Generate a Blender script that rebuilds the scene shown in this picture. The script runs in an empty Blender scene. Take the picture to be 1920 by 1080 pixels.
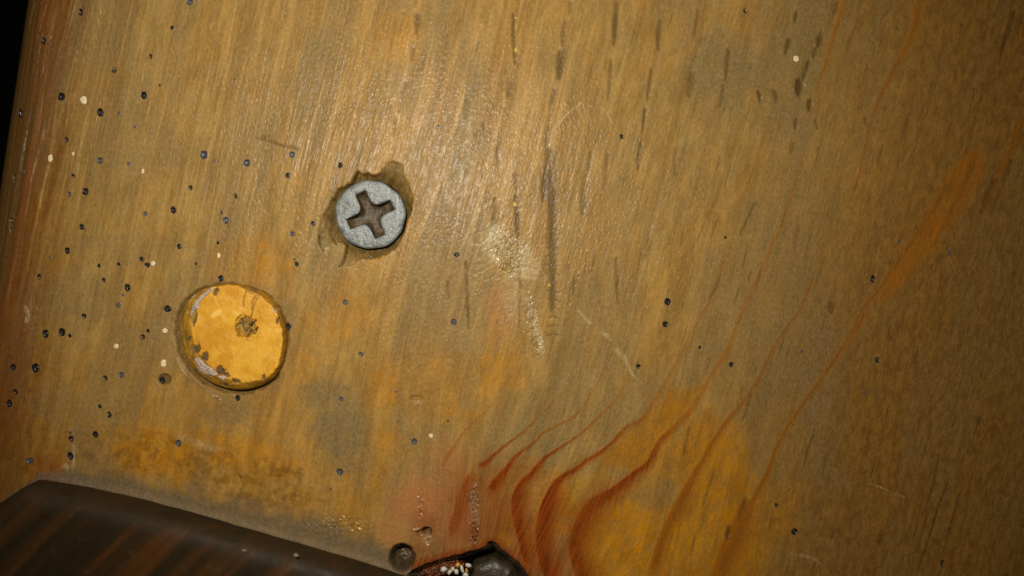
import bpy, math, random
import numpy as np

# ------------------------------------------------------------------ scale, camera, light
S = 6.146e-5                      # metres of board per photo pixel (screw head about 8 mm)
MM = 0.001
D = 0.093                         # lens to board
def X(px): return (px - 960.0) * S
def Y(py): return (540.0 - py) * S

scene = bpy.context.scene
col = scene.collection
cam_d = bpy.data.cameras.new('camera')
cam = bpy.data.objects.new('camera', cam_d); col.objects.link(cam)
cam.location = (0, 0, D)
cam_d.sensor_width = 36.0
cam_d.angle = 2 * math.atan(960 * S / D)
cam_d.clip_start = 0.001; cam_d.clip_end = 20
cam_d.dof.use_dof = True
cam_d.dof.focus_distance = D
cam_d.dof.aperture_fstop = 5.0
scene.camera = cam

world = bpy.data.worlds.new('World'); scene.world = world
world.use_nodes = True
bg = world.node_tree.nodes['Background']
bg.inputs['Color'].default_value = (1.0, 0.93, 0.8, 1)
bg.inputs['Strength'].default_value = 0.012

fl = bpy.data.lights.new('phone_flash', 'SPOT')
flash = bpy.data.objects.new('phone_flash', fl); col.objects.link(flash)
flash.location = (X(690), Y(90), D + 0.002)
fl.energy = 0.505
fl.color = (1.0, 0.93, 0.80)
fl.spot_size = math.radians(104)
fl.spot_blend = 1.0
fl.shadow_soft_size = 0.0016
from mathutils import Vector
flash.rotation_euler = (Vector((X(860), Y(385), 0)) - flash.location).to_track_quat('-Z', 'Y').to_euler()

vs = scene.view_settings
vs.view_transform = 'Standard'; vs.look = 'None'; vs.exposure = 0.0; vs.gamma = 1.0

# ------------------------------------------------------------------ numpy helpers
rng = np.random.default_rng(7)
_tab = rng.random((16, 256, 256)).astype(np.float32)
def noise(x, y, k=0):
    t = _tab[k % 16]
    xi = np.floor(x).astype(np.int64); yi = np.floor(y).astype(np.int64)
    fx = x - xi; fy = y - yi
    fx = fx * fx * (3 - 2 * fx); fy = fy * fy * (3 - 2 * fy)
    x0 = xi & 255; x1 = (xi + 1) & 255; y0 = yi & 255; y1 = (yi + 1) & 255
    return ((t[x0, y0] * (1 - fx) + t[x1, y0] * fx) * (1 - fy) + (t[x0, y1] * (1 - fx) + t[x1, y1] * fx) * fy).astype(np.float32)
def fbm(x, y, k=0, n=4):
    s = 0; a = 0.5; tot = 0
    for i in range(n):
        s = s + a * noise(x * 2 ** i + 17.3 * i, y * 2 ** i + 9.1 * i, k + i); tot += a; a *= 0.5
    return s / tot
def sst(a, b, x):
    t = np.clip((x - a) / (b - a), 0, 1)
    return t * t * (3 - 2 * t)

# ------------------------------------------------------------------ node helpers
def material(name):
    m = bpy.data.materials.new(name); m.use_nodes = True
    nt = m.node_tree
    return m, nt, nt.nodes['Principled BSDF']
class NB:
    def __init__(self, nt): self.nt = nt
    def n(self, t, **kw):
        nd = self.nt.nodes.new(t)
        for k, v in kw.items(): setattr(nd, k, v)
        return nd
    def put(self, sock, v):
        if isinstance(v, bpy.types.NodeSocket): self.nt.links.new(v, sock)
        elif isinstance(v, (tuple, list)) and len(v) == 3 and sock.type == 'RGBA': sock.default_value = (*v, 1)
        else: sock.default_value = v
    def noise(self, vec, scale, detail=3, rough=0.55, dist=0.0):
        nd = self.n('ShaderNodeTexNoise')
        if vec is not None: self.put(nd.inputs['Vector'], vec)
        nd.inputs['Scale'].default_value = scale; nd.inputs['Detail'].default_value = detail
        nd.inputs['Roughness'].default_value = rough; nd.inputs['Distortion'].default_value = dist
        return nd.outputs['Fac']
    def map(self, vec, scale):
        nd = self.n('ShaderNodeMapping'); self.put(nd.inputs['Vector'], vec); nd.inputs['Scale'].default_value = scale
        return nd.outputs['Vector']
    def rng(self, v, a, b, c=0.0, d=1.0):
        nd = self.n('ShaderNodeMapRange'); self.put(nd.inputs[0], v)
        for i, q in enumerate((a, b, c, d)): nd.inputs[1 + i].default_value = q
        nd.interpolation_type = 'SMOOTHSTEP'
        return nd.outputs[0]
    def math(self, op, a, b=0.0, clamp=False):
        nd = self.n('ShaderNodeMath', operation=op); nd.use_clamp = clamp
        self.put(nd.inputs[0], a); self.put(nd.inputs[1], b)
        return nd.outputs[0]
    def mix(self, f, a, b, mode='MIX'):
        nd = self.n('ShaderNodeMix', data_type='RGBA', blend_type=mode)
        self.put(nd.inputs[0], f); self.put(nd.inputs[6], a); self.put(nd.inputs[7], b)
        return nd.outputs[2]
    def bump(self, h, dist, strength=1.0, normal=None):
        nd = self.n('ShaderNodeBump'); self.put(nd.inputs['Height'], h)
        nd.inputs['Distance'].default_value = dist; self.put(nd.inputs['Strength'], strength)
        if normal is not None: self.put(nd.inputs['Normal'], normal)
        return nd.outputs['Normal']
    def attr(self, name):
        nd = self.n('ShaderNodeAttribute'); nd.attribute_name = name
        return nd
    def coords(self, which='Object'): return self.n('ShaderNodeTexCoord').outputs[which]

# ------------------------------------------------------------------ mesh / object helpers
def mesh_from(name, verts, faces, smooth=True):
    me = bpy.data.meshes.new(name)
    me.from_pydata([tuple(map(float, v)) for v in verts], [], [tuple(map(int, f)) for f in faces])
    if smooth: me.polygons.foreach_set('use_smooth', [True] * len(me.polygons))
    me.update()
    return me
def obj(name, me, mat=None, parent=None, loc=(0, 0, 0)):
    if mat is not None and not me.materials: me.materials.append(mat)
    o = bpy.data.objects.new(name, me); col.objects.link(o)
    o.location = loc
    if parent is not None: o.parent = parent
    return o
def rings_mesh(name, rings, cap0=True, cap1=True, closed=True):
    """rings: list of (n,3) arrays joined into a skin"""
    n = len(rings[0]); V = np.concatenate(rings); F = []
    for r in range(len(rings) - 1):
        for i in range(n):
            j = (i + 1) % n
            F.append((r * n + i, r * n + j, (r + 1) * n + j, (r + 1) * n + i))
    if cap0: F.append(tuple(range(n - 1, -1, -1)))
    if cap1: F.append(tuple((len(rings) - 1) * n + i for i in range(n)))
    return mesh_from(name, V, F)

# ------------------------------------------------------------------ the board: sampled relief
def axis(a, b, m0, m1, fine, coarse):
    return np.unique(np.concatenate([np.arange(m0, a, coarse), np.arange(a, b, fine), np.arange(b, m1 + coarse, coarse)]))
cols = axis(0, 1960, 0, 2280, 1.9, 9)
cols = np.unique(np.concatenate([np.arange(0, 40, 1.2), cols[cols >= 40]]))
rows = axis(-14, 1094, -260, 1340, 1.9, 9)
EDGE0, EDGEK = 27.0, -0.150       # the board's left arris: x = EDGE0 + EDGEK * y
C, R = np.meshgrid(cols, rows)
PX = (C + (EDGE0 + EDGEK * R) * np.clip(1 - C / 900, 0, 1)).astype(np.float32)
PY = R.astype(np.float32)
EDGE = PX - (EDGE0 + EDGEK * PY)  # distance from the arris

# ragged copies of the coordinates so outlines wander
WX = PX + (3.2 * (fbm(PX / 34, PY / 60, 1, 4) - .5) + 5 * (fbm(PX / 110, PY / 150, 8, 2) - .5)) * 2
WY = PY + 3.5 * (fbm(PX / 30, PY / 44, 4, 4) - .5) * 2

# grain coordinates: U across the fibres, V along them
lean = 0.21 + 0.05 * (PX / 1920)
U = PX + lean * (PY - 540) + 26 * (fbm(PX / 420, PY / 700, 2, 2) - .5)
# fibres bend round the knot at the bottom
kd = np.hypot(PX - 900, (PY - 1090) * 0.8)
U = U + 60 * np.exp(-(kd / 190) ** 2) * np.sign(PX - 890) * np.clip(np.abs(PX - 890) / 60, 0, 1)
V = PY - lean * PX

def crop(x0, x1, y0, y1):
    r0, r1 = np.searchsorted(rows, [y0, y1]); m = (PX[r0:r1] >= x0) & (PX[r0:r1] <= x1)
    cc = np.where(m.any(0))[0]
    if len(cc) == 0 or r1 <= r0: return None
    return (slice(r0, r1), slice(cc[0], cc[-1] + 1))
def poly_dist(pts, gx, gy):
    """distance, signed side, width and length parameter along a polyline whose points are (x, y, w)"""
    best = np.full(gx.shape, 1e9, np.float32); side = np.zeros_like(best); wid = np.zeros_like(best); par = np.zeros_like(best)
    L = 0; tot = sum(math.hypot(b[0] - a[0], b[1] - a[1]) for a, b in zip(pts, pts[1:]))
    for a, b in zip(pts, pts[1:]):
        dx, dy = b[0] - a[0], b[1] - a[1]; l2 = dx * dx + dy * dy
        t = np.clip(((gx - a[0]) * dx + (gy - a[1]) * dy) / l2, 0, 1)
        qx, qy = gx - a[0] - t * dx, gy - a[1] - t * dy
        d = np.hypot(qx, qy); m = d < best
        best = np.where(m, d, best); side = np.where(m, np.sign(dx * qy - dy * qx), side)
        wid = np.where(m, a[2] + t * (b[2] - a[2]), wid); par = np.where(m, (L + t * math.sqrt(l2)) / tot, par)
        L += math.sqrt(l2)
    return best, side, wid, par
def smooth_pts(pts, n=5):
    P = np.array(pts, float); out = []
    P = np.vstack([2 * P[0] - P[1], P, 2 * P[-1] - P[-2]])
    for i in range(1, len(P) - 2):
        for t in np.arange(n) / n:
            p0, p1, p2, p3 = P[i - 1:i + 3]
            out.append(.5 * (2 * p1 + (p2 - p0) * t + (2 * p0 - 5 * p1 + 4 * p2 - p3) * t * t + (3 * p1 - p0 - 3 * p2 + p3) * t ** 3))
    out.append(P[-2])
    return [tuple(q) for q in out]
Z0 = lambda: np.zeros(PX.shape, np.float32)
def stroke(target, pts, amp=1.0, soft=0.6, fade=0.0, asym=0.0, warp=True, smooth=True, mode='max', breakup=0.0):
    if smooth and len(pts) > 2: pts = smooth_pts(pts)
    wmax = max(p[2] for p in pts) * 3 + 10
    xs = [p[0] for p in pts]; ys = [p[1] for p in pts]
    c = crop(min(xs) - wmax, max(xs) + wmax, min(ys) - wmax, max(ys) + wmax)
    if c is None: return
    gx, gy = (WX[c], WY[c]) if warp else (PX[c], PY[c])
    d, s, w, t = poly_dist(pts, gx, gy)
    if asym: w = np.where(s * asym > 0, w * (1 + 2.2 * abs(asym)), w * 0.7)
    so = np.where(s * asym > 0, 1.0, soft) if asym else soft
    m = (1 - sst(1 - so, 1 + so * .3, d / np.maximum(w, .3))) * amp
    if fade: m = m * sst(0, fade, t) * sst(0, fade, 1 - t)
    if breakup: m = m * (1 - breakup * sst(.42, .6, fbm(U[c] / 7, V[c] / 30, 5, 3)))
    if mode == 'max': target[c] = np.maximum(target[c], m)
    else: target[c] += m
def blob(target, x, y, rx, ry, amp=1.0, rot=0.0, rag=0.5, soft=0.6, k=3, mode='max'):
    ext = max(rx, ry) * 1.8
    c = crop(x - ext, x + ext, y - ext, y + ext)
    if c is None: return
    dx, dy = PX[c] - x, PY[c] - y
    ca, sa = math.cos(rot), math.sin(rot)
    d = np.hypot((dx * ca + dy * sa) / rx, (-dx * sa + dy * ca) / ry)
    d = d + rag * (fbm(PX[c] / (rx * .35 + 4), PY[c] / (ry * .35 + 4), k, 4) - .5) * 2
    m = amp * (1 - sst(1 - soft, 1 + soft * .4, d))
    if mode == 'max': target[c] = np.maximum(target[c], m)
    else: target[c] += m
def poly_sdf(pts, gx, gy):
    """negative inside a closed polygon"""
    d = np.full(gx.shape, 1e9, np.float32); ins = np.zeros(gx.shape, bool)
    n = len(pts)
    for i in range(n):
        a, b = pts[i], pts[(i + 1) % n]; dx, dy = b[0] - a[0], b[1] - a[1]
        t = np.clip(((gx - a[0]) * dx + (gy - a[1]) * dy) / (dx * dx + dy * dy), 0, 1)
        d = np.minimum(d, np.hypot(gx - a[0] - t * dx, gy - a[1] - t * dy))
        if a[1] != b[1]:
            cr = ((a[1] > gy) != (b[1] > gy)) & (gx < (b[0] - a[0]) * (gy - a[1]) / (b[1] - a[1]) + a[0])
            ins ^= cr
    return np.where(ins, -d, d)

m_line, m_red, m_grey, m_orange = Z0(), Z0(), Z0(), Z0()
m_dash_shade, m_pale, m_dust, m_bead = Z0(), Z0(), Z0(), Z0()
m_brown, m_streak, m_raw_shade, m_pink = Z0(), Z0(), Z0(), Z0()
H = Z0()                                                            # relief in millimetres

# --- broad stain fields
big = fbm(PX / 330, PY / 300, 6, 4); med = fbm(U / 62 + 3, V / 190, 8, 4); fin = fbm(PX / 22, PY / 30, 9, 4)
m_brown[:] = sst(1180, 1800, PX + 0.20 * (PY - 540) + 260 * (big - .5)) * .95
m_brown[:] = np.maximum(m_brown, sst(120, 34, EDGE + 90 * (fbm(U / 30, V / 300, 2, 3) - .5)))
m_brown[:] = np.maximum(m_brown, .55 * sst(640, 860, PY + 200 * (med - .5)) * sst(330, 60, PX + 120 * (big - .5)))
m_orange[:] = .16 * sst(.5, .68, med) + .10 * sst(.5, .64, fin)
m_orange[:] += .30 * sst(520, 860, PY + 130 * (med - .5)) * sst(900, 600, PX)
m_grey[:] = .14 * sst(760, 560, PX) * sst(420, 280, PY) * (.4 + 1.1 * fbm(U / 26, V / 260, 4, 3)) + .10 * sst(1000, 1350, PX) * (.5 + .8 * fbm(U / 30, V / 240, 9, 3)) + .50 * sst(.52, .70, fbm(U / 75 + 5, V / 330 + 2, 3, 4)) + .15 * sst(.5, .65, fbm(U / 16, V / 170, 12, 3))
for a in [(645, 810, 72, 105, 1.0, -.5, .6), (610, 745, 62, 48, .9, .3, .6), (440, 770, 60, 36, .7, 0, .7), (370, 560, 70, 60, .55, 0, .6),
          (310, 640, 38, 90, .6, 0, .6), (1350, 140, 95, 90, .85, .3, .5), (1130, 620, 120, 130, .35, 0, .7), (1420, 600, 150, 120, .45, .4, .6),
          (250, 470, 160, 36, .35, .1, .7), (140, 560, 90, 60, .5, 0, .7), (100, 760, 60, 50, .45, 0, .7), (1640, 250, 40, 90, .45, .3, .6),
          (460, 110, 90, 80, .4, .3, .7), (1560, 900, 60, 26, .5, .4, .7), (250, 240, 110, 160, .55, .25, .6), (600, 130, 60, 110, .4, .25, .6),
          (1010, 800, 170, 70, .45, -.4, .6), (1180, 780, 100, 110, .5, .3, .5), (1240, 930, 60, 40, .55, 0, .6), (1610, 590, 110, 90, .3, 0, .7),
          (1440, 470, 100, 150, .55, .3, .5), (850, 330, 60, 140, .3, .2, .6), (1050, 130, 60, 90, .3, .2, .6)]:
    blob(m_grey, a[0], a[1], a[2], a[3], a[4], a[5], a[6], k=3 + int(a[0]) % 7)
for a in [(330, 850, 150, 62, .95, .12, .7), (230, 830, 80, 50, .8, 0, .7), (470, 500, 80, 60, .6, 0, .6), (470, 870, 120, 55, .75, .2, .7),
          (1290, 1010, 170, 130, 1.0, .2, .5), (1330, 880, 90, 110, .9, .4, .6), (1010, 930, 130, 80, .9, .2, .5), (1290, 1040, 130, 70, 1.0, 0, .4), (1180, 1050, 90, 90, 1.0, 0, .5), (1240, 850, 80, 70, .8, .4, .6), (960, 960, 90, 110, .8, 0, .5),
          (800, 720, 120, 90, .7, 0, .6), (930, 690, 60, 70, .6, 0, .6), (720, 860, 60, 70, .65, .3, .6), (1430, 990, 60, 130, .75, .25, .6),
          (740, 70, 70, 50, .5, .2, .7), (560, 690, 40, 60, .5, 0, .6), (650, 590, 90, 70, .45, 0, .6)]:
    blob(m_orange, a[0], a[1], a[2], a[3], a[4], a[5], a[6], k=2 + int(a[1]) % 7)
for a in [(900, 985, 130, 110, .6, .3, .5), (1005, 1035, 85, 105, .72, 0, .45), (1060, 1055, 50, 80, .55, 0, .5), (870, 930, 60, 50, .5, .4, .6), (840, 1040, 90, 40, .5, 0, .5), (960, 900, 80, 50, .35, 0, .5),
          (890, 920, 28, 60, .55, .3, .5), (1060, 1010, 60, 90, .5, 0, .5), (20, 660, 60, 240, .45, 0, .6), (90, 890, 50, 40, .4, 0, .6)]:
    blob(m_red, a[0], a[1], a[2], a[3], a[4], a[5], a[6], soft=.9, k=1 + int(a[0]) % 9)
for a in [(790, 950, 70, 80, .85, .5, .5), (850, 990, 60, 60, .6, 0, .5), (740, 1000, 40, 40, .5, 0, .5), (935, 585, 34, 60, .35, 0, .6), (840, 870, 50, 60, .5, .5, .5)]:
    blob(m_pink, a[0], a[1], a[2], a[3], a[4], a[5], a[6], soft=.9)

m_grey *= 1 - .6 * sst(1450, 1750, PX)
gb1 = sst(.54, .68, fbm(U / 13, V / 800, 2, 3)); gb2 = sst(.52, .66, fbm(U / 27, V / 1000, 9, 3))
m_dash_shade[:] += .13 * gb1 * (.5 + .8 * fbm(U / 10, V / 120, 5, 2)); m_brown[:] = np.maximum(m_brown, .25 * gb2)
# --- thin warm streaks running with the fibres
st = sst(.56, .70, fbm(U / 6.5, V / 380, 10, 3)) * sst(.40, .60, fbm(U / 40, V / 160, 13, 3))
m_streak[:] = st * (.35 + .5 * sst(300, 750, PX)) * (1 - .88 * sst(950, 1250, PX)) * (.25 + .75 * sst(800, 400, PY))
en = 40 * (fbm(U / 14, V / 260, 4, 3) - .5)
e2 = EDGE - 30
m_brown[:] = np.maximum(m_brown, sst(150, 70, e2 + 1.6 * en)); m_red[:] = np.maximum(m_red, np.clip(.62 * sst(110, 30, e2 + 1.5 * en), 0, 1) * (.4 + 1.1 * fbm(U / 9, V / 200, 6, 3)))
m_dash_shade[:] = np.maximum(m_dash_shade, np.clip(.75 * sst(48, 10, e2 + en) + .45 * sst(120, 45, e2 + 1.6 * en), 0, 1))
for pts, a in [([(112, -5, 2), (107, 20, 2.5), (90, 85, 3), (67, 160, 3.5), (50, 240, 3), (37, 300, 2.5), (22, 380, 2)], 1.0), ([(135, -5, 2), (123, 60, 2.5), (112, 110, 2)], .9),
               ([(62, 330, 3), (40, 430, 4), (20, 520, 3), (6, 610, 3)], .8), ([(78, 350, 2.5), (60, 450, 3), (48, 520, 2)], .8), ([(95, 120, 2), (75, 215, 3), (60, 290, 2)], .8),
               ([(38, 385, 3), (18, 470, 4), (4, 540, 3)], .9), ([(110, 180, 2), (90, 300, 3), (70, 400, 2)], .6), ([(170, 10, 1.5), (150, 110, 2.5), (128, 210, 1.5)], .7), ([(250, -5, 2), (236, 60, 2.5), (218, 130, 2)], .9)]:
    stroke(m_streak, pts, a, soft=.9, fade=.08, breakup=.25)
    g2 = Z0(); stroke(g2, pts, a, soft=.9, fade=.08, warp=False); H += .03 * g2
for pts in [[(84, 70, 3), (70, 130, 3), (58, 190, 3)], [(36, 300, 2), (24, 380, 3), (10, 470, 2)], [(100, 60, 2), (84, 140, 3), (60, 230, 2)]]:
    stroke(m_dash_shade, pts, .75, soft=.8, fade=.1)
# random pale-and-orange streaklets on the left half, as in the photograph
R0 = random.Random(5)
for i in range(230):
    x = R0.uniform(50, 1000); y = R0.uniform(-10, 560) * R0.uniform(.5, 1)
    L = R0.uniform(30, 190); w = R0.uniform(.9, 2.3)
    k = -(0.21 + 0.05 * x / 1920)
    stroke(m_streak, [(x - k * L / 2, y - L / 2, w * .4), (x, y, w), (x + k * L / 2, y + L / 2, w * .4)], R0.uniform(.5, 1), soft=.9, smooth=False, warp=R0.random() < .5)
    if i % 3 == 0: stroke(m_pale, [(x - k * L / 4, y - L / 4, w * .3), (x, y, w * .7), (x + k * L / 4, y + L / 4, w * .3)], R0.uniform(.3, .75), soft=.9, smooth=False, breakup=.3)

# --- latewood bands fanning round the knot (x, y, half-width)
bands = [
 ([(1075, 715, 2), (1057, 737, 2), (973, 813, 3), (933, 843, 4), (912, 866, 6), (893, 880, 8)], .8, .9),
 ([(886, 888, 5), (879, 903, 8), (867, 937, 10), (853, 975, 7), (846, 1000, 4)], .55, 1.0),
 ([(1135, 690, 1.5), (1117, 727, 2), (1080, 777, 3), (1033, 803, 3), (970, 850, 4), (953, 870, 6), (933, 900, 9), (914, 930, 7)], .85, .9),
 ([(1190, 690, 1.5), (1163, 737, 2.5), (1120, 787, 3), (1093, 813, 3), (1023, 857, 4), (1000, 883, 6), (977, 907, 8), (968, 937, 11), (973, 980, 9), (983, 1020, 7), (994, 1075, 6)], .9, .9),
 ([(1370, 430, 2), (1340, 540, 3), (1290, 640, 3), (1240, 727, 6), (1203, 783, 8), (1173, 800, 6), (1150, 830, 5), (1107, 863, 5), (1083, 880, 5), (1047, 903, 8), (1027, 943, 13), (1017, 987, 13), (1020, 1037, 12), (1036, 1085, 12), (1050, 1150, 12)], .95, .9),
 ([(1520, 240, 2), (1470, 410, 4), (1437, 483, 5), (1393, 580, 6), (1363, 653, 7), (1323, 720, 8), (1290, 770, 8), (1240, 820, 8), (1213, 870, 7), (1187, 890, 7), (1153, 920, 9), (1107, 953, 12), (1087, 993, 13), (1080, 1037, 12), (1093, 1085, 12), (1110, 1150, 12)], .95, .8),
 ([(1533, 500, 4), (1507, 560, 5), (1487, 593, 5), (1447, 653, 6), (1413, 720, 8), (1393, 747, 8), (1350, 807, 9), (1323, 853, 8), (1297, 897, 8), (1260, 970, 9), (1235, 1030, 9), (1215, 1090, 9)], .9, .15),
 ([(1800, 315, 18), (1763, 367, 16), (1710, 447, 11), (1670, 513, 8), (1613, 587, 7), (1580, 653, 7), (1540, 713, 9), (1493, 777, 7), (1460, 830, 6), (1440, 887, 6), (1417, 933, 5), (1390, 1010, 3)], .85, .1),
 ([(1410, 934, 12), (1393, 973, 15), (1370, 1027, 16), (1345, 1090, 14)], .8, .1),
 ([(1830, 272, 16), (1815, 320, 18), (1780, 400, 12), (1740, 470, 7)], .7, .1),
 ([(1590, -20, 6), (1583, 7, 7), (1563, 77, 7), (1543, 143, 6), (1520, 210, 3)], .6, .1),
 ([(1735, -20, 9), (1727, 7, 11), (1707, 67, 10), (1667, 150, 8), (1633, 227, 6), (1613, 317, 5), (1590, 390, 3)], .65, .1),
 ([(1940, 190, 8), (1917, 227, 8), (1885, 300, 8), (1863, 340, 7), (1830, 430, 4)], .75, .2),
 ([(1380, 250, 3), (1340, 370, 4), (1300, 480, 3), (1270, 560, 3)], .4, .1),
 ([(1450, 210, 3), (1415, 300, 5), (1375, 440, 3)], .4, .1),
 ([(1190, 640, 3), (1170, 720, 4), (1140, 770, 3), (1100, 810, 2)], .35, .3),
 ([(960, 700, 3), (930, 745, 4), (880, 800, 5), (850, 840, 6), (830, 870, 4)], .35, .9),
]
ridge = Z0()
for pts, amp, redness in bands:
    pts = [(x, y, w * (.85 + .72 * float(sst(830, 960, np.float64(y))))) for x, y, w in pts]; amp = min(1.0, amp * 1.2)
    tmp = Z0(); stroke(tmp, pts, amp, soft=.28, fade=.06, asym=-.24, breakup=.08)
    core = Z0(); stroke(core, [(x + w * .2, y + w * .1, w * .55) for x, y, w in pts], amp, soft=.8, fade=.06, breakup=.3)
    tmp = tmp * (.55 + .45 * sst(720, 900, PY)); m_dash_shade[:] = np.maximum(m_dash_shade, core * (.42 - .36 * min(1, redness)))
    m_line[:] = np.maximum(m_line, tmp)
    m_red[:] = np.maximum(m_red, tmp * redness * sst(740, 870, PY))
    if redness > .35:
        halo = Z0(); stroke(halo, [(x + w * .5, y, w * 2.1) for x, y, w in pts], .68 * redness, soft=.98)
        m_red[:] = np.maximum(m_red, halo * sst(820, 930, PY))
    edge = Z0(); stroke(edge, [(x - p * .45, y - p * .2, p * .5 + .8) for x, y, p in pts], 1, soft=.9, fade=.08, breakup=.5)
    ridge = np.maximum(ridge, edge * amp)
for P, o, b in [([(1203, 790), (1250, 735), (1322, 718), (1295, 770), (1245, 825), (1225, 868), (1190, 888), (1150, 872), (1118, 868), (1150, 832)], .95, .45),
                ([(1345, 815), (1300, 895), (1260, 975), (1222, 1100), (1440, 1100), (1445, 1000), (1405, 960), (1418, 900), (1385, 830)], .95, .25),
                ([(1108, 962), (1160, 930), (1212, 950), (1238, 1020), (1212, 1100), (1092, 1100), (1090, 1000)], 1.0, 0), ([(1250, 870), (1290, 800), (1330, 760), (1350, 790), (1310, 860), (1280, 910)], .8, .4),
                ([(1060, 915), (1100, 885), (1150, 870), (1120, 920), (1075, 970), (1050, 960)], .5, .1)]:
    c = crop(1000, 1520, 680, 1130); sp_ = poly_sdf(P, WX[c], WY[c]) + 26 * (fbm(U[c] / 12, V[c] / 60, 4, 3) - .5)
    k_ = sst(16, -14, sp_); m_orange[c] = np.maximum(m_orange[c], k_ * o); m_brown[c] = np.maximum(m_brown[c], k_ * b); m_grey[c] *= 1 - .85 * k_
tg = [(1818, 280), (1846, 276), (1843, 340), (1812, 395), (1760, 450), (1706, 520), (1655, 575), (1638, 562), (1688, 478), (1736, 392), (1772, 330)]
ct = crop(1600, 1880, 240, 620)
m_line[ct] = np.maximum(m_line[ct], sst(9, -12, poly_sdf(tg, WX[ct], WY[ct])) * (.62 + 1.3 * (fbm(U[ct] / 6, V[ct] / 80, 3, 3) - .5)))
for pts, a in [([(1727, -10, 8), (1707, 67, 8), (1667, 150, 6), (1633, 227, 4)], .7), ([(1583, -10, 6), (1563, 77, 6), (1543, 143, 5)], .7), ([(1920, 215, 6), (1890, 290, 6), (1862, 345, 5)], .8), ([(1640, 570, 8), (1580, 655, 8), (1540, 713, 9), (1493, 777, 8), (1450, 860, 7)], .6)]:
    stroke(m_line, pts, a, soft=.9, fade=.1)
H += .016 * ridge * (.3 + 1.2 * sst(.45, .7, fbm(PX / 30, PY / 30, 3, 3))) + .012 * m_line

# --- dark pores and dashes (x0, y0, x1, y1, half-width, strength)
dashes = [(785, 28, 780, 62, 7, .6), (775, 85, 770, 112, 5, .5), (757, 155, 750, 208, 7, .6), (741, 225, 738, 255, 4, .5), (964, 25, 964, 120, 4, .65),
 (955, 158, 951, 180, 7, .55), (1071, 5, 1068, 26, 6, .5), (1060, 40, 1054, 85, 5, .5), (1051, 100, 1044, 145, 10, .7), (1037, 168, 1030, 198, 5, .6),
 (1027, 240, 1023, 290, 6, .45), (1027, 285, 1020, 372, 12, .75), (1155, 4, 1150, 85, 6, .65), (1147, 115, 1138, 186, 5, .6), (1238, 40, 1233, 92, 6, .6),
 (1220, 130, 1214, 188, 4, .65), (1210, 204, 1204, 252, 4, .7), (1202, 270, 1196, 318, 4, .7), (1109, 288, 1105, 320, 5, .5), (924, 372, 928, 462, 5, .7),
 (964, 368, 971, 462, 5, .75), (1099, 356, 1096, 402, 7, .6), (873, 495, 879, 615, 4, .65), (838, 528, 841, 562, 3, .55), (1078, 520, 1076, 550, 3, .5),
 (1160, 484, 1157, 570, 4, .6), (971, 470, 973, 616, 3, .6), (930, 280, 936, 330, 5, .4), (1264, 280, 1262, 330, 4, .45), (1140, 290, 1132, 355, 4, .45),
 (965, 327, 965, 352, 6, .5), (699, 205, 694, 228, 4, .4), (873, 185, 868, 222, 4, .45), (903, 225, 905, 255, 3, .4), (1310, 20, 1300, 70, 4, .4),
 (1295, 140, 1288, 180, 8, .45), (1365, 95, 1360, 150, 5, .55), (1354, 160, 1348, 200, 4, .5), (1480, 75, 1474, 100, 7, .7), (1492, 25, 1490, 42, 6, .65),
 (1568, 8, 1564, 28, 7, .55), (1543, 66, 1538, 88, 9, .7), (1533, 92, 1528, 108, 7, .65), (1519, 115, 1508, 150, 6, .8), (1500, 150, 1498, 176, 11, .8),
 (1424, 172, 1428, 192, 4, .8), (1452, 172, 1456, 190, 7, .6), (1520, 188, 1517, 206, 7, .7), (1494, 222, 1492, 242, 5, .65), (1528, 222, 1533, 240, 4, .65),
 (1487, 270, 1480, 290, 5, .6), (1622, 222, 1626, 236, 5, .5), (1705, 215, 1700, 240, 4, .5), (1690, 270, 1700, 215, 3, .5),
 (1525, 815, 1504, 885, 3, .7), (1550, 850, 1542, 900, 2.5, .55), (1575, 780, 1570, 800, 3, .5), (1760, 855, 1735, 960, 3.5, .6), (1775, 905, 1722, 1068, 3, .8),
 (1800, 925, 1770, 1030, 2.5, .6), (1835, 785, 1822, 830, 2, .6), (1727, 780, 1722, 800, 4, .5), (1575, 990, 1560, 1010, 7, .55), (1653, 1005, 1648, 1018, 5, .6),
 (1405, 740, 1390, 790, 3, .6), (1290, 800, 1280, 850, 3, .5), (1340, 880, 1320, 950, 3, .5), (1420, 380, 1390, 440, 3, .55), (1500, 420, 1490, 465, 4, .5),
 (1555, 570, 1556, 586, 10, .55), (1900, 20, 1870, 120, 6, .7), (1865, 340, 1840, 400, 10, .6), (1895, 300, 1880, 350, 6, .6), (1350, 520, 1330, 565, 3, .4),
 (1420, 215, 1405, 255, 4, .35), (480, 258, 560, 282, 3.5, .55), (490, 255, 498, 262, 6, .6), (1397, 940, 1388, 975, 6, .6), (1367, 988, 1366, 1010, 5, .8)]
for x0, y0, x1, y1, w, a in dashes:
    xm, ym = (x0 + x1) / 2 + R0.uniform(-1, 1), (y0 + y1) / 2; a = min(1, a * 1.25)
    w *= 1.0 if x0 > 1450 else 1.3; stroke(m_dash_shade, [(x0, y0, w * .8), (xm, ym, w), (x1, y1, w * .5)], a, soft=.8, smooth=False, breakup=.28)
for i in range(420):                                                # small scattered pores along the grain
    x = R0.uniform(700, 1930); y = R0.uniform(0, 1080); L = R0.uniform(8, 46); k = -.27
    if x < 1000 and y > 650: continue
    w = R0.uniform(1.0, 2.6)
    stroke(m_dash_shade, [(x - k * L / 2, y - L / 2, w * .5), (x, y, w), (x + k * L / 2, y + L / 2, w * .4)], R0.uniform(.2, .62), soft=.6, smooth=False)
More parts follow.
